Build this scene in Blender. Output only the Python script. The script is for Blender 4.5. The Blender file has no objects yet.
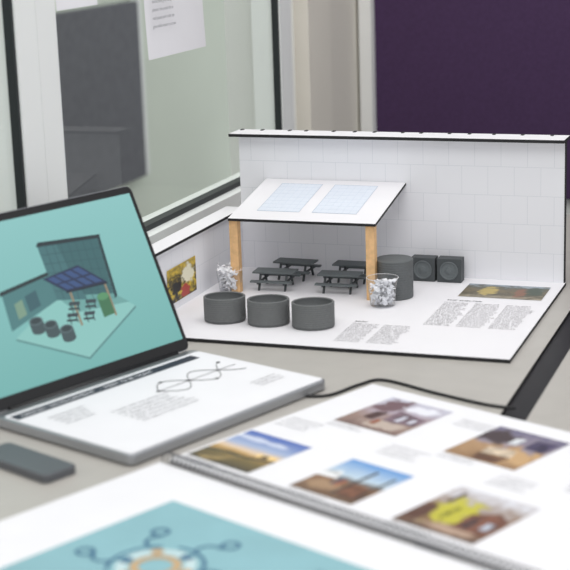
import bpy, math, random
from mathutils import Matrix, Vector
random.seed(7)
TZ=.75; OZ=.756
YAW=.3509
BM=Matrix.Translation((-.0754,2.7937,OZ))@Matrix.Rotation(-YAW,4,'Z')   # architectural model frame
LM=Matrix.Translation((-.3915,1.938,TZ))@Matrix.Rotation(math.atan2(.755,.656),4,'Z')
KM=Matrix.Translation((-.153,1.774,TZ))@Matrix.Rotation(math.atan2(-.697,.717),4,'Z')

# ---------------- materials
def lin(c):
    return tuple(((x/255)/12.92 if x/255<=.04045 else ((x/255+.055)/1.055)**2.4) for x in c)+(1,)
def mat(name,rgb,rough=.6,metal=0,noise=0,nscale=40,bump=0,spec=.5):
    m=bpy.data.materials.new(name);m.use_nodes=True
    nt=m.node_tree;b=nt.nodes['Principled BSDF']
    b.inputs['Roughness'].default_value=rough;b.inputs['Metallic'].default_value=metal
    b.inputs['Specular IOR Level'].default_value=spec
    c=lin(rgb);b.inputs['Base Color'].default_value=c
    if noise or bump:
        tc=nt.nodes.new('ShaderNodeTexCoord');n=nt.nodes.new('ShaderNodeTexNoise')
        n.inputs['Scale'].default_value=nscale;n.inputs['Detail'].default_value=4
        nt.links.new(tc.outputs['Object'],n.inputs['Vector'])
        if noise:
            r=nt.nodes.new('ShaderNodeValToRGB')
            r.color_ramp.elements[0].position=.3;r.color_ramp.elements[1].position=.7
            r.color_ramp.elements[0].color=tuple(x*(1-noise) for x in c[:3])+(1,)
            r.color_ramp.elements[1].color=tuple(min(1,x*(1+noise)) for x in c[:3])+(1,)
            nt.links.new(n.outputs['Fac'],r.inputs['Fac']);nt.links.new(r.outputs['Color'],b.inputs['Base Color'])
        if bump:
            bp=nt.nodes.new('ShaderNodeBump');bp.inputs['Strength'].default_value=bump;bp.inputs['Distance'].default_value=.001
            nt.links.new(n.outputs['Fac'],bp.inputs['Height']);nt.links.new(bp.outputs['Normal'],b.inputs['Normal'])
    return m
def emis(name,rgb,s=1.0):
    m=bpy.data.materials.new(name);m.use_nodes=True
    b=m.node_tree.nodes['Principled BSDF'];b.inputs['Base Color'].default_value=(.01,.01,.01,1)
    b.inputs['Emission Color'].default_value=lin(rgb);b.inputs['Emission Strength'].default_value=s
    b.inputs['Roughness'].default_value=.35
    return m
def glass(name,tint=(1,1,1),k=.5,rough=.02,base=.04):
    m=bpy.data.materials.new(name);m.use_nodes=True;nt=m.node_tree;nt.nodes.clear()
    o=nt.nodes.new('ShaderNodeOutputMaterial');mx=nt.nodes.new('ShaderNodeMixShader')
    t=nt.nodes.new('ShaderNodeBsdfTransparent');t.inputs['Color'].default_value=tint+(1,)
    g=nt.nodes.new('ShaderNodeBsdfGlossy');g.inputs['Roughness'].default_value=rough
    fr=nt.nodes.new('ShaderNodeLayerWeight');fr.inputs['Blend'].default_value=.5
    p=nt.nodes.new('ShaderNodeMath');p.operation='POWER';p.inputs[1].default_value=4
    q=nt.nodes.new('ShaderNodeMath');q.operation='MULTIPLY_ADD';q.inputs[1].default_value=k;q.inputs[2].default_value=base
    nt.links.new(fr.outputs['Facing'],p.inputs[0]);nt.links.new(p.outputs[0],q.inputs[0])
    nt.links.new(q.outputs[0],mx.inputs['Fac']);nt.links.new(t.outputs[0],mx.inputs[1]);nt.links.new(g.outputs[0],mx.inputs[2])
    nt.links.new(mx.outputs[0],o.inputs['Surface']);return m
def brick(name,rgb,mortar,w,h,ms):
    m=mat(name,rgb,.75);nt=m.node_tree;b=nt.nodes['Principled BSDF']
    tc=nt.nodes.new('ShaderNodeTexCoord');sp=nt.nodes.new('ShaderNodeSeparateXYZ');cb=nt.nodes.new('ShaderNodeCombineXYZ')
    nt.links.new(tc.outputs['Object'],sp.inputs[0])
    ad=nt.nodes.new('ShaderNodeMath');ad.operation='ADD'
    nt.links.new(sp.outputs['X'],ad.inputs[0]);nt.links.new(sp.outputs['Y'],ad.inputs[1])
    nt.links.new(ad.outputs[0],cb.inputs['X']);nt.links.new(sp.outputs['Z'],cb.inputs['Y'])
    k=nt.nodes.new('ShaderNodeTexBrick');k.inputs['Scale'].default_value=1
    k.inputs['Brick Width'].default_value=w;k.inputs['Row Height'].default_value=h
    k.inputs['Mortar Size'].default_value=ms;k.inputs['Mortar Smooth'].default_value=.3
    c=lin(rgb);k.inputs['Color1'].default_value=c;k.inputs['Color2'].default_value=tuple(x*.988 for x in c[:3])+(1,)
    k.inputs['Mortar'].default_value=lin(mortar)
    nt.links.new(cb.outputs[0],k.inputs['Vector']);nt.links.new(k.outputs['Color'],b.inputs['Base Color']);return m
def photo_mat(name,stops,blobs=None,scale=4,distort=.25,seed=0):
    """printed photograph: vertical colour bands broken up by noise, plus coloured patches"""
    m=mat(name,(128,128,128),.45);nt=m.node_tree;b=nt.nodes['Principled BSDF'];L=nt.links.new
    uv=nt.nodes.new('ShaderNodeUVMap');sp=nt.nodes.new('ShaderNodeSeparateXYZ');L(uv.outputs[0],sp.inputs[0])
    mp=nt.nodes.new('ShaderNodeMapping');mp.inputs['Location'].default_value=(seed*3.1,seed*1.7,0);L(uv.outputs[0],mp.inputs[0])
    n=nt.nodes.new('ShaderNodeTexNoise');n.inputs['Scale'].default_value=scale;n.inputs['Detail'].default_value=5;L(mp.outputs[0],n.inputs['Vector'])
    s=nt.nodes.new('ShaderNodeMath');s.operation='SUBTRACT';L(n.outputs['Fac'],s.inputs[0]);s.inputs[1].default_value=.5
    ma=nt.nodes.new('ShaderNodeMath');ma.operation='MULTIPLY_ADD';L(s.outputs[0],ma.inputs[0]);ma.inputs[1].default_value=distort*2;L(sp.outputs['Y'],ma.inputs[2])
    r=nt.nodes.new('ShaderNodeValToRGB');L(ma.outputs[0],r.inputs[0])
    while len(r.color_ramp.elements)<len(stops): r.color_ramp.elements.new(.5)
    for i,(p,c) in enumerate(stops): r.color_ramp.elements[i].position=p;r.color_ramp.elements[i].color=lin(c)
    out=r.outputs['Color']
    for (cx,cy,rx,ry,col) in (blobs or []):
        m1=nt.nodes.new('ShaderNodeMapping');m1.inputs['Location'].default_value=(-cx/rx,-cy/ry,0);m1.inputs['Scale'].default_value=(1/rx,1/ry,1)
        L(uv.outputs[0],m1.inputs[0]);ln=nt.nodes.new('ShaderNodeVectorMath');ln.operation='LENGTH';L(m1.outputs[0],ln.inputs[0])
        a2=nt.nodes.new('ShaderNodeMath');a2.operation='MULTIPLY_ADD';L(s.outputs[0],a2.inputs[0]);a2.inputs[1].default_value=2.4;L(ln.outputs['Value'],a2.inputs[2])
        lt=nt.nodes.new('ShaderNodeMapRange');lt.inputs['From Min'].default_value=1.2;lt.inputs['From Max'].default_value=.8;L(a2.outputs[0],lt.inputs['Value'])
        mx=nt.nodes.new('ShaderNodeMix');mx.data_type='RGBA';L(lt.outputs[0],mx.inputs[0]);L(out,mx.inputs[6]);mx.inputs[7].default_value=lin(col);out=mx.outputs[2]
    L(out,b.inputs['Base Color']);return m

M_foam=mat('foamboard_white',(230,228,231),.7,noise=.01,nscale=8)
M_foamedge=mat('foamboard_black_edge',(22,22,24),.7)
M_brick=brick('paper_block_pattern',(229,229,233),(211,213,218),.046,.050,.0005)
M_wood=mat('pine_post',(222,180,130),.6,noise=.12,nscale=120)
M_dark=mat('dark_grey_print',(104,106,106),.65,noise=.05,nscale=300,bump=.25,spec=.3)
M_darkin=mat('dark_grey_print_inside_shade',(84,86,87),.75,noise=.05,nscale=300,bump=.25,spec=.2)  # same print, darker: shade of the planter recess put into the colour
M_tank=mat('tank_grey_print',(96,99,100),.65,noise=.05,nscale=300,bump=.25,spec=.3)
M_dark2=mat('charcoal_print',(74,78,80),.6,noise=.05,nscale=300,bump=.2,spec=.3)
M_plank=mat('bench_plank_lit_print',(98,104,106),.55,noise=.05,nscale=300,bump=.2,spec=.4)  # lighter than the legs: highlights on table tops and benches painted into the colour
M_ink=mat('ink',(60,60,64),.7)
M_ink2=mat('ink_grey',(120,120,124),.7)
M_paper=mat('paper',(232,231,234),.65,noise=.012,nscale=15)
M_table=mat('laminate_beige_grey',(178,174,168),.42,noise=.03,nscale=25)
M_black=mat('black_plastic',(16,16,18),.45)
M_gask=mat('rubber_gasket',(26,32,34),.5)
M_frame=mat('window_frame_white',(234,236,234),.4,noise=.01,nscale=3)
M_wall=mat('wall_paint_cream',(220,215,204),.8,noise=.015,nscale=4)
M_wallw=mat('wall_paint_white',(232,232,229),.8,noise=.01,nscale=4)
M_alu=mat('aluminium',(172,174,178),.35,metal=.85)
M_steel=mat('steel_grey',(120,122,124),.4,metal=.6)
M_purple=mat('purple_felt',(68,46,80),.95,noise=.10,nscale=150,bump=.3)
M_floor=mat('carpet_grey',(110,108,106),.95,noise=.15,nscale=200,bump=.3)
M_glass=glass('window_glass',(.95,.97,.955),.18,.03,.03)
M_plastic=glass('clear_plastic',(.95,.96,.97),.6,.08,.08)
M_crump=mat('crumpled_paper',(240,240,243),.7)
M_solar=mat('solar_sheet',(216,222,232),.4)
M_solarl=mat('solar_lines',(203,211,225),.5)
M_solare=mat('solar_outline',(168,180,200),.5)
M_phone=mat('phone_grey',(88,90,94),.4)

# ---------------- mesh builder
class MB:
    def __init__(s): s.v=[];s.f=[];s.m=[];s.mats=[];s.sm=[]
    def mi(s,m):
        if m not in s.mats:s.mats.append(m)
        return s.mats.index(m)
    def add(s,vs,fs,m,sm=False,T=None):
        o=len(s.v)
        s.v+= [tuple(T@Vector(p)) if T else tuple(p) for p in vs]
        k=s.mi(m)
        for i,f in enumerate(fs): s.f.append(tuple(o+j for j in f));s.m.append(k);s.sm.append(sm)
    def box(s,x0,x1,y0,y1,z0,z1,m,T=None,side=None):
        x0,x1=min(x0,x1),max(x0,x1);y0,y1=min(y0,y1),max(y0,y1);z0,z1=min(z0,z1),max(z0,z1)
        vs=[(x0,y0,z0),(x1,y0,z0),(x1,y1,z0),(x0,y1,z0),(x0,y0,z1),(x1,y0,z1),(x1,y1,z1),(x0,y1,z1)]
        F=[(0,3,2,1),(4,5,6,7),(0,1,5,4),(1,2,6,5),(2,3,7,6),(3,0,4,7)]
        s.add(vs,F,m,T=T)
        if side:
            for i,mm in side.items(): s.m[len(s.m)-6+i]=s.mi(mm)
    def poly(s,pts,m,T=None): s.add(pts,[tuple(range(len(pts)))],m,T=T)
    def lathe(s,prof,m,n=48,c=(0,0),sx=1,sy=1,close=False,T=None,sm=True,caps=True):
        vs=[]
        for r,z in prof:
            for i in range(n):
                t=2*math.pi*i/n;vs.append((c[0]+r*sx*math.cos(t),c[1]+r*sy*math.sin(t),z))
        fs=[]
        K=len(prof)
        for k in range(K-1 if not close else K):
            k2=(k+1)%K
            for i in range(n):
                j=(i+1)%n;fs.append((k*n+i,k*n+j,k2*n+j,k2*n+i))
        s.add(vs,fs,m,sm=sm,T=T)
        if not close and caps:
            o=len(s.v)-len(vs)
            if prof[0][0]>1e-6: s.f.append(tuple(o+i for i in reversed(range(n))));s.m.append(s.mi(m));s.sm.append(False)
            if prof[-1][0]>1e-6: s.f.append(tuple(o+(K-1)*n+i for i in range(n)));s.m.append(s.mi(m));s.sm.append(False)
    def tube(s,pts,r,m,n=8,T=None):
        vs=[];fs=[];P=[Vector(p) for p in pts]
        for i,p in enumerate(P):
            d=(P[min(i+1,len(P)-1)]-P[max(i-1,0)]).normalized()
            up=Vector((0,0,1)) if abs(d.z)<.9 else Vector((1,0,0))
            a=d.cross(up).normalized();b=a.cross(d)
            for k in range(n):
                t=2*math.pi*k/n;vs.append(tuple(p+a*r*math.cos(t)+b*r*math.sin(t)))
        for i in range(len(P)-1):
            for k in range(n):
                k2=(k+1)%n;fs.append((i*n+k,i*n+k2,(i+1)*n+k2,(i+1)*n+k))
        fs.append(tuple(range(n)));fs.append(tuple((len(P)-1)*n+k for k in range(n)))
        s.add(vs,fs,m,sm=True,T=T)
    def obj(s,name,M=None,parent=None,bevel=0,seg=2):
        me=bpy.data.meshes.new(name);me.from_pydata(s.v,[],s.f)
        for m in s.mats:me.materials.append(m)
        for p,k,q in zip(me.polygons,s.m,s.sm): p.material_index=k;p.use_smooth=q
        me.update();o=bpy.data.objects.new(name,me);bpy.context.collection.objects.link(o)
        if parent: o.parent=parent
        if M is not None: o.matrix_local=M
        if bevel:
            b=o.modifiers.new('bevel','BEVEL');b.width=bevel;b.segments=seg;b.limit_method='ANGLE';b.angle_limit=math.radians(50)
        return o
def empty(name,M):
    e=bpy.data.objects.new(name,None);bpy.context.collection.objects.link(e);e.matrix_world=M;e.empty_display_size=.02;return e
def rounded(w,h,r,n=6):
    pts=[]
    for cx,cy,a0 in ((w-r,h-r,0),(r,h-r,90),(r,r,180),(w-r,r,270)):
        for i in range(n+1):
            a=math.radians(a0+90*i/n);pts.append((cx+r*math.cos(a),cy+r*math.sin(a)))
    return pts
def slab(mb,pts,z0,z1,m,T=None):
    n=len(pts);vs=[(x,y,z0) for x,y in pts]+[(x,y,z1) for x,y in pts]
    fs=[tuple(reversed(range(n))),tuple(range(n,2*n))]+[(i,(i+1)%n,n+(i+1)%n,n+i) for i in range(n)]
    mb.add(vs,fs,m,T=T)
def photo(name,parent,x0,x1,y0,y1,z,m,M=None):
    me=bpy.data.meshes.new(name);me.from_pydata([(x0,y0,z),(x1,y0,z),(x1,y1,z),(x0,y1,z)],[],[(0,1,2,3)])
    u=me.uv_layers.new(name='UVMap');
    for i,c in enumerate(((0,0),(1,0),(1,1),(0,1))):u.data[i].uv=c
    me.materials.append(m);o=bpy.data.objects.new(name,me);bpy.context.collection.objects.link(o);o.parent=parent
    if M is not None:o.matrix_local=M
    return o
def text(name,parent,s,size,loc,m,rot=(0,0,0),line=1.0):
    cu=bpy.data.curves.new(name,'FONT');cu.body=s;cu.size=size;cu.space_line=line;cu.materials.append(m);cu.resolution_u=2
    o=bpy.data.objects.new(name,cu);bpy.context.collection.objects.link(o);o.parent=parent
    o.location=loc;o.rotation_euler=rot;return o
WORDS="the shelter gives shade and a place to sit with planters around it water is stored in the tank while solar panels on roof power pumps lights community youth design space wall seat bench green park art local school".split()
def para(chars,lines):
    out=[]
    for _ in range(lines):
        l=''
        while len(l)<chars: l+=random.choice(WORDS)+' '
        out.append(l[:chars])
    return '\n'.join(out)

# ---------------- architectural model
am=empty('architectural_model',BM)
W,D,H=.594,.473,.246
mb=MB();mb.box(-.006,W+.002,-D,.006,-.006,0,M_foam,side={2:M_foamedge,3:M_foamedge,4:M_foamedge,5:M_foamedge});mb.obj('base_board',parent=am)
mb=MB();mb.box(0,W,0,.006,0,H,M_foamedge,side={2:M_brick,1:M_foam})
mb.box(W-.0012,W+.001,-.0010,.006,0,H,M_foamedge);mb.obj('back_panel',parent=am)
mb=MB();mb.box(-.010,W+.001,-.024,.034,H,H+.0055,M_foam,side={2:M_foamedge,3:M_foamedge,4:M_foamedge,5:M_foamedge,0:M_foam})
for i in range(14):
    x=-.002+i*.043+random.uniform(-.01,.01);mb.box(x,x+.005,.022,.033,H+.0055,H+.0066,M_foamedge)
mb.obj('back_cap',parent=am)
mb=MB();mb.box(-.006,0,-D,0,0,.108,M_foamedge,side={3:M_brick,5:M_foam});mb.obj('side_panel',parent=am)
mb=MB();mb.box(-.030,.006,-D,.0,.108,.113,M_foam,side={2:M_foamedge,3:M_foamedge,4:M_foamedge,5:M_foamedge});mb.obj('side_cap',parent=am)
zf,zb=.128,.163
mb=MB()
for a in (.058,.302):
    mb.box(a-.0075,a+.0075,-.188,-.173,0,zf+.001,M_wood)
mb.obj('roof_posts',parent=am)
bf,bb=-.195,-.001
ang=math.atan2(zb-zf,bb-bf);Lr=math.hypot(zb-zf,bb-bf)
RM=Matrix.Translation((.052,bf,zf))@Matrix.Rotation(ang,4,'X')
Wr=.262
mb=MB();mb.box(0,Wr,0,Lr,0,.005,M_foam,side={2:M_foamedge,3:M_foamedge,5:M_foamedge});roof=mb.obj('canopy_roof',M=RM,parent=am)
mb=MB()
for u0,u1 in ((.15,.44),(.53,.83)):
    x0,x1,y0,y1=u0*Wr,u1*Wr,.2*Lr,.88*Lr
    mb.box(x0,x1,y0,y1,.0051,.0054,M_solar)
    for x in (x0,x1):mb.box(x-.0003,x+.0003,y0,y1,.0054,.0056,M_solare)
    for y in (y0,y1):mb.box(x0,x1,y-.0003,y+.0003,.0054,.0056,M_solare)
    for i in range(1,6):
        x=x0+(x1-x0)*i/6;mb.box(x-.0002,x+.0002,y0,y1,.0054,.0056,M_solarl)
    for i in range(1,8):
        y=y0+(y1-y0)*i/8;mb.box(x0,x1,y-.0002,y+.0002,.0054,.0056,M_solarl)
mb.obj('solar_panels',M=RM,parent=am)
pm_strip=photo_mat('print_street',[(0,(150,140,120)),(.3,(84,78,60)),(.55,(110,98,74)),(.8,(80,82,70)),(1,(150,160,170))],[(.3,.5,.10,.3,(176,156,90)),(.7,.45,.08,.3,(130,90,70)),(.85,.6,.1,.3,(60,74,60))],9,.5,1)
photo('street_photo_print',am,.437,.578,-.13,-.04,.0006,pm_strip)
pm_graf=photo_mat('print_graffiti',[(0,(30,30,30)),(.4,(220,190,60)),(.6,(50,46,40)),(1,(210,180,70))],[(.3,.4,.2,.2,(20,20,22)),(.7,.6,.2,.25,(230,225,200)),(.6,.2,.15,.2,(170,60,50))],7,.6,2)
GM=Matrix(((0,0,1,.0008),(1,0,0,0),(0,1,0,0),(0,0,0,1)))
photo('graffiti_print',am,-.345,-.225,.012,.072,0,pm_graf,M=GM)
text('print_heading',am,'THE SHELTER',.010,(.425,-.162,.0006),M_ink)
for k in range(3):
    text('text_column',am,para(16,18),.0066,(.425+k*.052,-.176,.0006),M_ink,line=1.25)
text('print_heading',am,'BRIEF',.009,(.315,-.325,.0006),M_ink)
for k in range(2):
    text('text_column',am,para(16,13),.0066,(.315+k*.052,-.337,.0006),M_ink,line=1.25)

# ---------------- miniatures standing on the base
def place(a,b,rot=0,s=1): return BM@Matrix.Translation((a,-b,.0003))@Matrix.Rotation(rot,4,'Z')@Matrix.Scale(s,4)
for a,b in ((.108,.362),(.184,.364),(.260,.366)):
    mb=MB();R,h,t=.0315,.041,.0035
    prof=[(R-.002,0),(R-.0003,.002),(R-.0003,.004)]
    for i in range(1,12):
        z=h*i/12;prof+=[(R,z-.0006),(R-.0005,z),(R,z+.0006)]
    prof+=[(R,h-.001),(R-.001,h),(R-t+.001,h),(R-t,h-.001)]
    mb.lathe(prof,M_dark,64,sx=1.08,sy=.92,caps=False)
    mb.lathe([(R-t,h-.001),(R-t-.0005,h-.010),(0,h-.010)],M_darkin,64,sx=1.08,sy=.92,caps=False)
    mb.lathe([(R-.002,0),(0,0)],M_dark,64,sx=1.08,sy=.92,caps=False)
    mb.obj('miniature_oval_planter',M=place(a,b,YAW*.9))
mb=MB();R,h=.0315,.066
prof=[(R-.001,0),(R,.001)]
for i in range(1,16):
    z=h*i/16;prof+=[(R,z-.0008),(R-.0006,z),(R,z+.0008)]
prof+=[(R,h-.001),(R-.001,h),(0,h)]
mb.lathe(prof,M_tank,64)
mb.obj('miniature_water_tank',M=place(.334,.154))
for a in (.353,.4000):
    mb=MB();s=.0215
    mb.box(-s,s,-.0125,.0125,0,.042,M_dark2)
    T=Matrix.Translation((0,-.0125,.021))@Matrix.Rotation(math.pi/2,4,'X')
    mb.lathe([(.0165,0),(.0165,.0022),(.0140,.0022),(.0140,.0002),(.006,.0006),(.006,.0020),(0,.0022)],M_plank,40,T=T)
    mb.obj('miniature_fan_unit',M=place(a,.028),bevel=.0008)
def picnic(a,b,rot):
    mb=MB();L=.033
    for i in range(4):
        y=-.012+i*.008;mb.box(-L,L,y-.0036,y+.0036,.0250,.0275,M_plank)
    for sgn in (-1,1):
        mb.box(-L,L,sgn*.025-.0045,sgn*.025+.0045,.0135,.0160,M_plank)
    for x in (-.021,.021):
        mb.box(x-.0014,x+.0014,-.0290,.0290,.0110,.0135,M_dark2)
        mb.box(x-.0014,x+.0014,-.013,.013,.0225,.0250,M_dark2)
        for sgn in (-1,1):
            p0=(sgn*.022,0);p1=(sgn*.0095,.0250)
            vs=[]
            for xx in (x-.0015,x+.0015):
                vs+=[(xx,p0[0]-.0017,0),(xx,p0[0]+.0017,0),(xx,p1[0]+.0017,p1[1]),(xx,p1[0]-.0017,p1[1])]
            mb.add(vs,[(0,1,2,3),(7,6,5,4),(0,4,5,1),(1,5,6,2),(2,6,7,3),(3,7,4,0)],M_dark2)
    mb.obj('miniature_picnic_table',M=place(a,b,rot,1.12))
picnic(.114,.138,.06);picnic(.124,.060,-.04);picnic(.231,.134,.05);picnic(.234,.057,0)

def cup(a,b,h,rb,rt,top,seed):
    import bmesh
    e=empty('plastic_cup_of_crumpled_paper',place(a,b))
    mb=MB();mb.lathe([(0,.001),(rb,.001),(rt,h)],M_plastic,40,caps=False);mb.lathe([(rt,h-.0006),(rt+.0008,h-.0003),(rt,h+.0003)],M_paper,40,close=True)
    mb.obj('cup',parent=e)
    mb=MB();rnd=random.Random(seed)
    # crumpled strips: small folded grids with sharp random creases, kept inside the cup wall
    for q in range(64):
        z=.006+(top-.006)*q/63
        R=(rb+(rt-rb)*min(1,z/h))-.0022
        rr=R*math.sqrt(rnd.random());t=q*2.399
        c=Vector((rr*math.cos(t),rr*math.sin(t),z))
        Rm=Matrix.Rotation(rnd.uniform(0,6.28),3,'Z')@Matrix.Rotation(rnd.uniform(-1.3,1.3),3,'X')@Matrix.Rotation(rnd.uniform(0,6.28),3,'Z')
        n=3;sx=rnd.uniform(.010,.017);sy=rnd.uniform(.007,.012);vs=[]
        for i in range(n+1):
            for j in range(n+1):
                p=c+Rm@Vector(((i/n-.5)*sx+rnd.uniform(-.001,.001),(j/n-.5)*sy+rnd.uniform(-.001,.001),rnd.uniform(-.0032,.0032)))
                lim=(rb+(rt-rb)*min(1,max(0,p.z)/h))-.0012
                d=math.hypot(p.x,p.y)
                if d>lim: p.x*=lim/d;p.y*=lim/d
                p.z=max(.0015,p.z);vs.append(tuple(p))
        fs=[]
        for i in range(n):
            for j in range(n):
                k=i*(n+1)+j;fs+=[(k,k+1,k+n+2),(k,k+n+2,k+n+1)]
        mb.add(vs,fs,M_crump)
    mb.obj('paper_scraps',parent=e)
cup(.045,.180,.040,.0185,.0240,.046,3)
cup(.331,.217,.048,.0205,.0260,.042,9)

# ---------------- laptop
lw,ld=.378,.263
lp=empty('laptop',LM)
mb=MB();slab(mb,[(x,y-ld) for x,y in rounded(lw,ld,.010)],.002,.0155,M_alu);mb.obj('base',parent=lp,bevel=.002)
mb=MB()
for x in (.03,lw-.03):
    for y in (-.03,-ld+.03): mb.lathe([(.007,0),(.007,.003)],M_black,20,c=(x,y))
mb.obj('feet',parent=lp)
mb=MB();slab(mb,[(x+.004,y-ld+.004) for x,y in rounded(lw-.008,ld-.022,.006)],.0156,.0162,M_paper);mb.obj('printed_sheet',parent=lp)
z=.0165
mb=MB();mb.box(.008,.350,-.045,-.026,z-.0002,z,mat('header_navy',(38,44,58),.6));mb.obj('header_bar',parent=lp)
text('header_text',lp,'DESIGN  DEVELOPMENT  -  MEET OUR TEAM',.012,(.02,-.040,z+.0002),M_paper)
text('sheet_text',lp,para(30,6),.0085,(.10,-.125,z),M_ink2,line=1.35)
text('sheet_text',lp,para(16,4),.0085,(.035,-.075,z),M_ink2,line=1.35)
text('sheet_text',lp,para(18,3),.007,(.30,-.19,z),M_ink2,line=1.35)
mb=MB()
for ph in (0,math.pi):
    pts=[(.20+.15*i/40,-.110+.026*math.sin(ph+i/40*math.pi*2.5),z) for i in range(41)]
    mb.tube(pts,.0006,M_ink,6)
mb.tube([(.195,-.110,z),(.355,-.110,z)],.0005,M_ink2,6)
for i in range(6):
    x=.20+.15*i/5*.98;y=-.110+.026*math.sin(i/5*math.pi*2.5);mb.lathe([(.0028,z-.0003),(.0028,z+.0006)],M_ink,16,c=(x,y))
mb.obj('sketch_diagram',parent=lp)
tilt=.434
LID=Matrix.Translation((0,.001,.0155))@Matrix.Rotation(math.pi/2-tilt,4,'X')
mb=MB();slab(mb,rounded(lw,ld,.011),-.006,-.0012,M_alu);slab(mb,[(x+.001,y+.001) for x,y in rounded(lw-.002,ld-.002,.010)],-.0012,0,M_black)
mb.obj('lid',M=LID,parent=lp)
mb=MB();T=Matrix.Translation((.03,.001,.014))@Matrix.Rotation(math.pi/2,4,'Y');mb.lathe([(.005,0),(.005,lw-.06)],M_black,20,T=T);mb.obj('hinge',parent=lp)
S=.92
S_teal=emis('screen_teal',(134,192,188),S)
nt=S_teal.node_tree;tc=nt.nodes.new('ShaderNodeTexCoord');sx_=nt.nodes.new('ShaderNodeSeparateXYZ');rp=nt.nodes.new('ShaderNodeValToRGB')
nt.links.new(tc.outputs['Generated'],sx_.inputs[0]);nt.links.new(sx_.outputs['Y'],rp.inputs[0]);nt.links.new(rp.outputs[0],nt.nodes['Principled BSDF'].inputs['Emission Color'])
rp.color_ramp.elements[0].color=lin((118,182,178));rp.color_ramp.elements[1].color=lin((142,200,198))
mb=MB();mb.poly([(.008,.018,.0003),(lw-.008,.018,.0003),(lw-.008,ld-.012,.0003),(.008,ld-.012,.0003)],S_teal);mb.obj('display',M=LID,parent=lp)
mb=MB()
def sp(pts,rgb,k,nm): mb.poly([(x,y,.0004+k*.00006) for x,y in pts],emis('screen_'+nm,rgb,S))
def lerp(A,B,t): return (A[0]+(B[0]-A[0])*t,A[1]+(B[1]-A[1])*t)
sp([(.080,.088),(.190,.034),(.304,.086),(.272,.112),(.170,.130)],(142,200,194),0,'pad')
sp([(.190,.034),(.304,.086),(.304,.083),(.190,.031)],(92,140,140),0,'pad_edge')
sp([(.080,.088),(.190,.034),(.190,.031),(.080,.085)],(92,140,140),0,'pad_edge_l')
sp([(.170,.130),(.272,.112),(.296,.094),(.196,.100)],(112,168,164),1,'shade')
BL_,TL_,TR_,BR_=(.170,.124),(.169,.205),(.279,.197),(.272,.104)
sp([BL_,BR_,TR_,TL_],(60,104,108),1,'wall')
sp([BL_,lerp(BL_,BR_,.5),lerp(TL_,TR_,.3),TL_],(70,116,120),2,'wall_light')
for i in range(1,8):
    a=lerp(BL_,BR_,i/8);b=lerp(TL_,TR_,i/8);sp([(a[0]-.0005,a[1]),(a[0]+.0005,a[1]),(b[0]+.0005,b[1]),(b[0]-.0005,b[1])],(50,88,94),3,'joint')
for i in range(1,6):
    a=lerp(BL_,TL_,i/6);b=lerp(BR_,TR_,i/6);sp([(a[0],a[1]-.0004),(b[0],b[1]-.0004),(b[0],b[1]+.0004),(a[0],a[1]+.0004)],(50,88,94),3,'joint_h')
sp([(.272,.104),(.278,.108),(.285,.200),(.279,.197)],(36,62,68),4,'wall_edge')
sp([(.166,.204),(.281,.196),(.287,.201),(.172,.210)],(34,50,56),5,'wall_cap')
sp([(.078,.099),(.170,.124),(.170,.162),(.082,.150)],(78,128,130),2,'side')
sp([(.078,.149),(.170,.161),(.170,.166),(.080,.155)],(34,52,56),3,'side_cap')
sp([(.096,.112),(.112,.116),(.112,.138),(.097,.134)],(126,158,136),3,'mural')
sp([(.118,.118),(.140,.123),(.140,.146),(.118,.141)],(58,98,106),3,'mural2')
sp([(.158,.158),(.227,.165),(.268,.131),(.190,.133)],(36,50,80),6,'roof')
for u in (.08,.30,.54,.77):
    a=lerp((.158,.158),(.227,.165),u);b=lerp((.158,.158),(.227,.165),u+.17);c=lerp((.190,.133),(.268,.131),u+.17);d=lerp((.190,.133),(.268,.131),u)
    q=lambda p,r,t:lerp(p,r,t)
    sp([q(a,d,.08),q(b,c,.08),q(b,c,.46),q(a,d,.46)],(58,84,130),7,'cell');sp([q(a,d,.54),q(b,c,.54),q(b,c,.92),q(a,d,.92)],(58,84,130),7,'cell2')
sp([(.190,.133),(.268,.131),(.268,.128),(.190,.130)],(30,40,56),7,'roof_edge')
for x in (.195,.261): sp([(x,.130),(x+.004,.130),(x+.004,.080),(x,.080)],(150,136,112),3,'post')
for i,(x,y) in enumerate(((.122,.104),(.144,.094),(.168,.082))):
    e=lambda rx,ry,n0=0,n1=16:[(x+rx*math.cos(t*math.pi/8),y+ry*math.sin(t*math.pi/8)) for t in range(n0,n1)]
    low=[(x+.012*math.cos(t*math.pi/8),y-.014+.0055*math.sin(t*math.pi/8)) for t in range(8,17)]
    sp(low+[(x+.012,y),(x-.012,y)],(66,84,88),5,'tub_side%d'%i)
    sp(e(.012,.0060),(92,112,116),6,'tub_rim%d'%i);sp(e(.0095,.0043),(50,66,70),7,'tub_in%d'%i)
for i,(x,y) in enumerate(((.196,.113),(.226,.110),(.186,.098),(.216,.094))):
    sp([(x-.010,y-.001),(x+.009,y-.004),(x+.012,y+.001),(x-.007,y+.004)],(56,72,78),6,'bench_top%d'%i)
    sp([(x-.013,y-.007),(x+.006,y-.010),(x+.007,y-.007),(x-.012,y-.004)],(46,62,68),6,'bench_seat%d'%i)
    for dx in (-.006,.006): sp([(x+dx-.001,y),(x+dx+.001,y),(x+dx+.001,y-.012),(x+dx-.001,y-.012)],(42,56,62),5,'bench_leg%d'%i)
sp([(.240,.082),(.262,.084),(.262,.112),(.240,.112)],(66,118,84),8,'tank')
sp([(.251+.011*math.cos(t*math.pi/8),.112+.0055*math.sin(t*math.pi/8)) for t in range(16)],(90,150,106),9,'tank_top')
mb.obj('displayed_drawing',M=LID,parent=lp)

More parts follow.
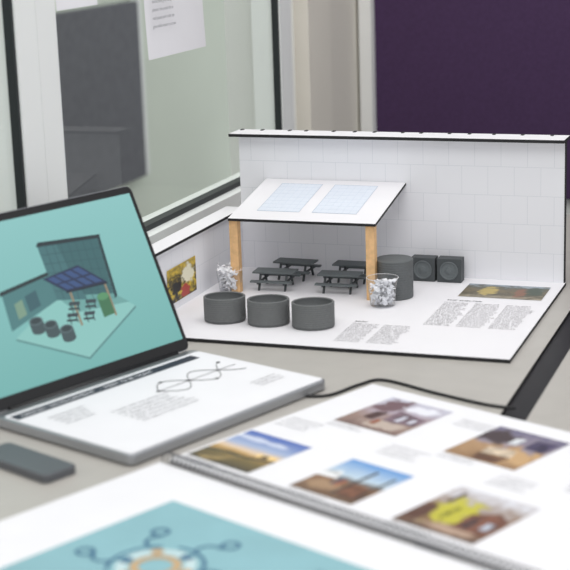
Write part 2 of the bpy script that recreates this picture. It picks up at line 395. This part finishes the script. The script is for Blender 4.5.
# ---------------- album
bk=empty('spiral_bound_portfolio',KM)
BL=.575;BD=.388
mb=MB()
mb.box(0,BL,.007,BD,0,.0055,M_paper);mb.obj('page_block',parent=bk)
mb=MB();mb.box(0,BL,-.42,-.007,0,.0055,M_paper);mb.obj('turned_pages',parent=bk)
mb=MB();n=72
M_wire=mat('binding_wire',(92,94,98),.4,metal=.6)
for i in range(n):
    x=.006+i*(BL-.012)/(n-1)
    pts=[(x+.0012*math.cos(2*math.pi*k/14),.0085*math.cos(2*math.pi*k/14),.0088+.0082*math.sin(2*math.pi*k/14)) for k in range(15)]
    mb.tube(pts,.0009,M_wire,5)
mb.obj('spiral_binding',parent=bk)
pz=.0058
P=[('sunset',.005,.110,.032,.145,[(0,(60,54,40)),(.25,(112,96,52)),(.40,(176,140,80)),(.47,(224,196,160)),(.62,(160,176,206)),(1,(56,92,172))],[(.8,.46,.16,.06,(240,206,140)),(.35,.8,.4,.06,(196,204,224))],3,.06),
('workshop',.060,.163,.240,.360,[(0,(120,98,92)),(.3,(150,126,116)),(.6,(170,156,166)),(1,(196,196,210))],[(.25,.75,.2,.2,(110,84,90)),(.7,.8,.25,.1,(230,230,238)),(.6,.2,.3,.12,(186,170,158))],6,.35),
('beach',.175,.270,.035,.147,[(0,(106,82,62)),(.42,(134,100,72)),(.5,(110,110,110)),(.56,(190,208,220)),(1,(90,146,206))],[(.3,.25,.25,.12,(160,130,100)),(.8,.2,.2,.1,(84,62,50))],6,.08),
('kitchen',.243,.348,.235,.353,[(0,(150,118,84)),(.45,(176,142,106)),(.6,(150,140,150)),(1,(110,106,130))],[(.2,.7,.25,.2,(70,58,60)),(.8,.3,.2,.2,(196,160,116)),(.5,.15,.2,.1,(96,66,50))],6,.35),
('yellow',.330,.440,.033,.158,[(0,(90,70,58)),(.4,(140,104,80)),(.6,(150,130,116)),(1,(214,214,220))],[(.36,.46,.24,.28,(190,184,64)),(.1,.3,.12,.2,(90,60,48)),(.6,.12,.3,.08,(176,150,130))],7,.35),
('hall',.425,.530,.235,.353,[(0,(60,54,50)),(.5,(150,140,130)),(1,(80,90,110))],[],5,.5)]
DET={
'sunset':[([(0,.30),(.35,.36),(.6,.34),(1,.42),(1,.36),(.6,.28),(.3,.30),(0,.22)],(70,66,44)),([(.74,.40),(.76,.48),(.84,.49),(.86,.41)],(84,66,48)),([(.1,.05),(.55,.30),(.62,.30),(.35,.0)],(140,120,74))],
'workshop':[([(.45,.66),(.95,.58),(.95,.34),(.50,.30)],(112,92,102)),([(.62,.36),(.62,.56),(.70,.55),(.70,.36)],(206,206,220)),([(.80,.38),(.80,.52),(.87,.52),(.87,.38)],(206,206,220)),([(.20,.28),(.22,.50),(.38,.54),(.36,.26)],(74,48,46)),([(.40,.16),(.42,.30),(.50,.30),(.50,.15)],(150,90,66))],
'beach':[([(.0,.42),(.0,.58),(.22,.66),(.3,.45)],(226,230,232)),([(.55,.10),(.55,.85),(.60,.85),(.60,.10)],(60,52,48)),([(.88,.08),(.88,.80),(.92,.80),(.92,.08)],(60,52,48)),([(.60,.15),(.60,.44),(.88,.42),(.88,.13)],(120,78,56)),([(.34,.30),(.34,.50),(.38,.50),(.38,.30)],(50,58,80)),([(.42,.28),(.42,.48),(.46,.48),(.46,.28)],(150,80,66))],
'kitchen':[([(.35,.22),(.32,.40),(.68,.46),(.74,.26)],(206,188,164)),([(.36,.14),(.35,.22),(.74,.26),(.74,.17)],(120,90,66)),([(.66,.58),(.66,.84),(.94,.88),(.94,.55)],(70,64,88)),([(.42,.60),(.42,.78),(.54,.80),(.54,.60)],(214,218,228))],
'yellow':[([(.58,.18),(.55,.52),(.80,.66),(.97,.55),(.97,.18)],(118,78,62)),([(.64,.22),(.64,.44),(.72,.46),(.72,.22)],(60,48,50)),([(.82,.28),(.82,.44),(.91,.44),(.91,.28)],(176,184,196)),([(.14,.62),(.16,.88),(.20,.88),(.19,.6)],(84,70,56)),([(.30,.30),(.34,.58),(.40,.56),(.38,.28)],(150,146,50))]}
for i,(nm,x0,x1,y0,y1,st,bl,sc,di) in enumerate(P):
    photo('photo_'+nm,bk,x0,x1,y0,y1,pz,photo_mat('print_'+nm,st,bl,sc,di,i+3))
    mb=MB()
    for k,(pl,c) in enumerate(DET.get(nm,[])):
        mb.poly([(x0+(x1-x0)*u,y0+(y1-y0)*v,pz+.0001+.00004*k) for u,v in pl],mat('ink_%s_%d'%(nm,k),c,.45,noise=.45,nscale=70))
    if mb.v: mb.obj('photo_detail_'+nm,parent=bk)
    text('caption',bk,para(22,2),.006,(x0+.002,y0-.008 if y0>.1 else y0-.007,pz),M_ink2,line=1.3)
for x0,y0,ll in ((.01,.20,4),(.18,.20,4),(.345,.20,4),(.19,.33,3)):
    text('page_text',bk,para(20,ll),.0065,(x0,y0+.012,pz),M_ink2,line=1.5)
M_teal=mat('print_teal',(134,178,186),.6,noise=.05,nscale=12)
mb=MB();mb.box(.105,BL-.03,-.40,-.082,pz-.0002,pz,M_teal);mb.obj('teal_illustration',parent=bk)
M_navy=mat('print_navy',(50,100,132),.6);M_or=mat('print_tan',(190,160,120),.6);M_wh=mat('print_pale',(190,212,214),.6)
mb=MB()
def ring(cx,cy,r,w,m,zz,a0=0,a1=360,n=40):
    vs=[];fs=[]
    for i in range(n+1):
        a=math.radians(a0+(a1-a0)*i/n)
        vs+=[(cx+r*math.cos(a),cy+r*math.sin(a),zz),(cx+(r+w)*math.cos(a),cy+(r+w)*math.sin(a),zz)]
    for i in range(n): fs.append((2*i,2*i+1,2*i+3,2*i+2))
    mb.add(vs,fs,m)
cx,cy=.225,-.215
ring(cx,cy,.030,.012,M_wh,pz+.0002);ring(cx,cy,.048,.004,M_navy,pz+.0003,10,110);ring(cx,cy,.048,.004,M_navy,pz+.0003,130,230);ring(cx,cy,.048,.004,M_navy,pz+.0003,250,350)
ring(cx,cy,.018,.009,M_or,pz+.0004)
for k in range(6):
    a=math.radians(k*60+15)
    px,py=cx+.036*math.cos(a),cy+.036*math.sin(a);ring(px,py,0,.007,M_or if k%2==0 else M_navy,pz+.0006)
    ux,uy=math.cos(a),math.sin(a)
    ring(cx+ux*.062,cy+uy*.062,.012,.004,M_navy,pz+.0005,math.degrees(a)-10,math.degrees(a)+190,20)
    ring(cx+ux*.088,cy+uy*.088,.007,.004,M_navy,pz+.0006)
mb.obj('infographic',parent=bk)
text('illustration_text',bk,para(24,4),.009,(.36,-.12,pz+.0003),M_navy,line=1.2)

# ---------------- small things on table
mb=MB();PM=Matrix.Translation((-.256,1.755,TZ))@Matrix.Rotation(math.radians(137),4,'Z')
slab(mb,rounded(.135,.050,.008),0,.011,M_phone);mb.obj('smartphone',M=PM,bevel=.0015)
mb=MB();pts=[]
ctrl=[Vector(p+(TZ+.0026,)) for p in ((-.005,2.050),(.015,2.022),(.055,2.018),(.10,2.062),(.135,2.078),(.20,2.012),(.262,1.955),(.300,1.935))]
for i in range(len(ctrl)-1):
    p0=ctrl[max(0,i-1)];p1=ctrl[i];p2=ctrl[i+1];p3=ctrl[min(len(ctrl)-1,i+2)]
    for k in range(10):
        t=k/10;pts.append(.5*((2*p1)+(p2-p0)*t+(2*p0-5*p1+4*p2-p3)*t*t+(3*p1-p0-3*p2+p3)*t**3))
mb.tube(pts,.0022,M_black,8);mb.obj('black_cable')

# ---------------- tables (board frame, z relative to OZ)
def tabl(name,a0,a1,b0,b1):
    mb=MB();z1=TZ-OZ
    mb.box(a0,a1,-b1,-b0,z1-.028,z1,M_table,side={2:M_black,3:M_black,4:M_black,5:M_black})
    for a in (a0+.06,a1-.06):
        for b in (b0+.06,b1-.06): mb.box(a-.02,a+.02,-b-.02,-b+.02,-OZ,z1-.028,M_steel)
    for b in (b0+.06,b1-.06): mb.box(a0+.06,a1-.06,-b-.012,-b+.012,z1-.075,z1-.028,M_steel)
    return mb.obj(name,M=BM)
tabl('table',-.075,.630,-.62,1.46)
tabl('table',.667,1.9,-.62,1.46)
mb=MB();mb.box(.6305,.6665,-1.46,.62,-.030,-.010,M_black);mb.obj('cable_channel',M=BM)

# ---------------- room
zb_=-OZ
def rb(name,boxes,bevel=0):
    mb=MB()
    for (a0,a1,b0,b1,z0,z1,m) in boxes: mb.box(a0,a1,-b1,-b0,z0,z1,m)
    return mb.obj(name,M=BM,bevel=bevel)
rb('floor',[(-3.2,3.6,-3.4,3.6,zb_-.05,zb_,M_floor)])
ZS=.100; ZT=1.5
BWB=-1.20
rb('wall_left',[(-.26,-.10,-.60,2.6,zb_,-.05,M_wallw),(-.26,-.10,-.60,2.6,ZT+.04,1.9,M_wallw),
  (-.26,-.135,-.70,-.60,zb_,1.9,M_wallw),(-.26,-.10,-.86,-.70,zb_,1.9,M_wall),(-.26,-.125,BWB,-.86,zb_,1.9,M_wall)])
rb('wall_back',[(-.26,3.6,BWB-.1,BWB,zb_,1.9,M_wallw)])
rb('purple_pinboard',[(-.085,2.6,BWB+.002,BWB+.03,-.08,1.6,M_purple)])
rb('trim_1',[(-.118,-.086,BWB+.002,BWB+.06,zb_,1.9,M_wallw)])
def window(name,b0,b1,fr_left,fr_right):
    e=empty(name,BM)
    mb=MB()
    mb.box(-.17,-.085,-(b1+fr_left),-(b0-fr_right),-.05,ZS,M_frame)
    mb.box(-.17,-.085,-(b1+fr_left),-(b0-fr_right),ZT,ZT+.04,M_frame)
    mb.box(-.17,-.105,-(b1+fr_left),-b1,ZS,ZT,M_frame)
    mb.box(-.17,-.105,-b0,-(b0-fr_right),ZS,ZT,M_frame)
    mb.obj('frame',parent=e)
    mb=MB();g=.010
    mb.box(-.128,-.108,-b1,-b0,ZS,ZS+g,M_gask);mb.box(-.128,-.108,-b1,-b0,ZT-g,ZT,M_gask)
    mb.box(-.128,-.116,-b1,-b1+g*.5,ZS,ZT,M_gask);mb.box(-.122,-.108,-b0-.006,-b0,ZS,ZT,M_gask)
    mb.obj('gasket',parent=e)
    mb=MB();mb.poly([(-.120,-b1,ZS),(-.120,-b0,ZS),(-.120,-b0,ZT),(-.120,-b1,ZT)],M_glass);mb.obj('pane',parent=e)
    return e
w1=window('window_1',-.53,.470,.0615,.07)
w2=window('window_2',.594,1.9,.07,.0615)
def sheet(name,b0,b1,z0,z1,lines,heading):
    e=empty(name,BM)
    mb=MB();N=8
    vs=[];fs=[]
    for i in range(N+1):
        z=z0+(z1-z0)*i/N;off=-.1165+.006*(1-i/N)**3
        vs+=[(off,-b1,z),(off,-b0,z)]
    for i in range(N): fs.append((2*i,2*i+1,2*i+3,2*i+2))
    mb.add(vs,fs,M_paper,sm=True);mb.obj('page',parent=e)
    text('heading',e,heading,.022,(-.109,-b1+.02,z1-.05),M_ink,rot=(math.pi/2,0,math.pi/2))
    text('lines',e,para(26,lines),.009,(-.108,-b1+.02,z0+.03+lines*.0155),M_ink2,rot=(math.pi/2,0,math.pi/2),line=1.6)
    mb=MB()
    for bb_ in (b0+.02,b1-.02): mb.box(-.1175,-.115,-bb_-.01,-bb_+.01,z1-.02,z1+.02,M_wh)
    mb.obj('tape',parent=e)
sheet('taped_paper_notice',-.130,.130,.394,.76,8,'ENERGY')
sheet('taped_paper_notice',.315,.455,.503,.70,3,'NOTES')
M_far=mat('far_wall_green_grey',(218,225,212),.85,noise=.03,nscale=2)
M_panel=mat('far_partition_grey',(108,109,114),.9,noise=.08,nscale=30)
rb('wall_far',[(-1.45,-1.4,-4.6,2.6,zb_,1.9,M_far)])
rb('grey_partition',[(-1.398,-1.36,-2.5,-1.3,-.30,.33,M_panel),(-1.398,-1.37,-2.55,-2.51,-.30,1.2,M_frame)])

# ---------------- lights
wd=bpy.data.worlds.new('world');bpy.context.scene.world=wd;wd.use_nodes=True
bg=wd.node_tree.nodes['Background'];bg.inputs[0].default_value=(.96,.975,1,1);bg.inputs[1].default_value=.88
def area(name,loc,tgt,sx,sy,p,col=(1,1,1)):
    l=bpy.data.lights.new(name,'AREA');l.shape='RECTANGLE';l.size=sx;l.size_y=sy;l.energy=p;l.color=col
    o=bpy.data.objects.new(name,l);bpy.context.collection.objects.link(o);o.location=loc
    o.rotation_euler=(Vector(tgt)-Vector(loc)).to_track_quat('-Z','Y').to_euler();return o
area('far_room_fill_light',(.5,2.2,3.2),(.2,2.5,.75),1.6,1.2,18,(1,.985,.96))
area('far_room_fill_light',(-.3,.6,3.0),(.1,2.4,.75),1.6,1.2,22,(1,.985,.965))
area('far_room_fill_light',(-.75,4.3,2.9),(-1.1,4.8,.9),.8,.8,14,(.98,1,.97))  # added fill light, brightens the adjoining room seen through the window

# ---------------- camera
cam=bpy.data.cameras.new('camera');co=bpy.data.objects.new('camera',cam);bpy.context.collection.objects.link(co)
cam.sensor_width=36;cam.lens=1545.8/570*36
co.matrix_world=Matrix.Translation((0,0,OZ+.6514))@Matrix.Rotation(math.pi/2-.2418,4,'X')@Matrix.Rotation(-.0334,4,'Z')
cam.dof.use_dof=True;cam.dof.focus_distance=2.70;cam.dof.aperture_fstop=5.0
bpy.context.scene.camera=co
try: bpy.context.scene.view_settings.view_transform='Standard'
except Exception: pass
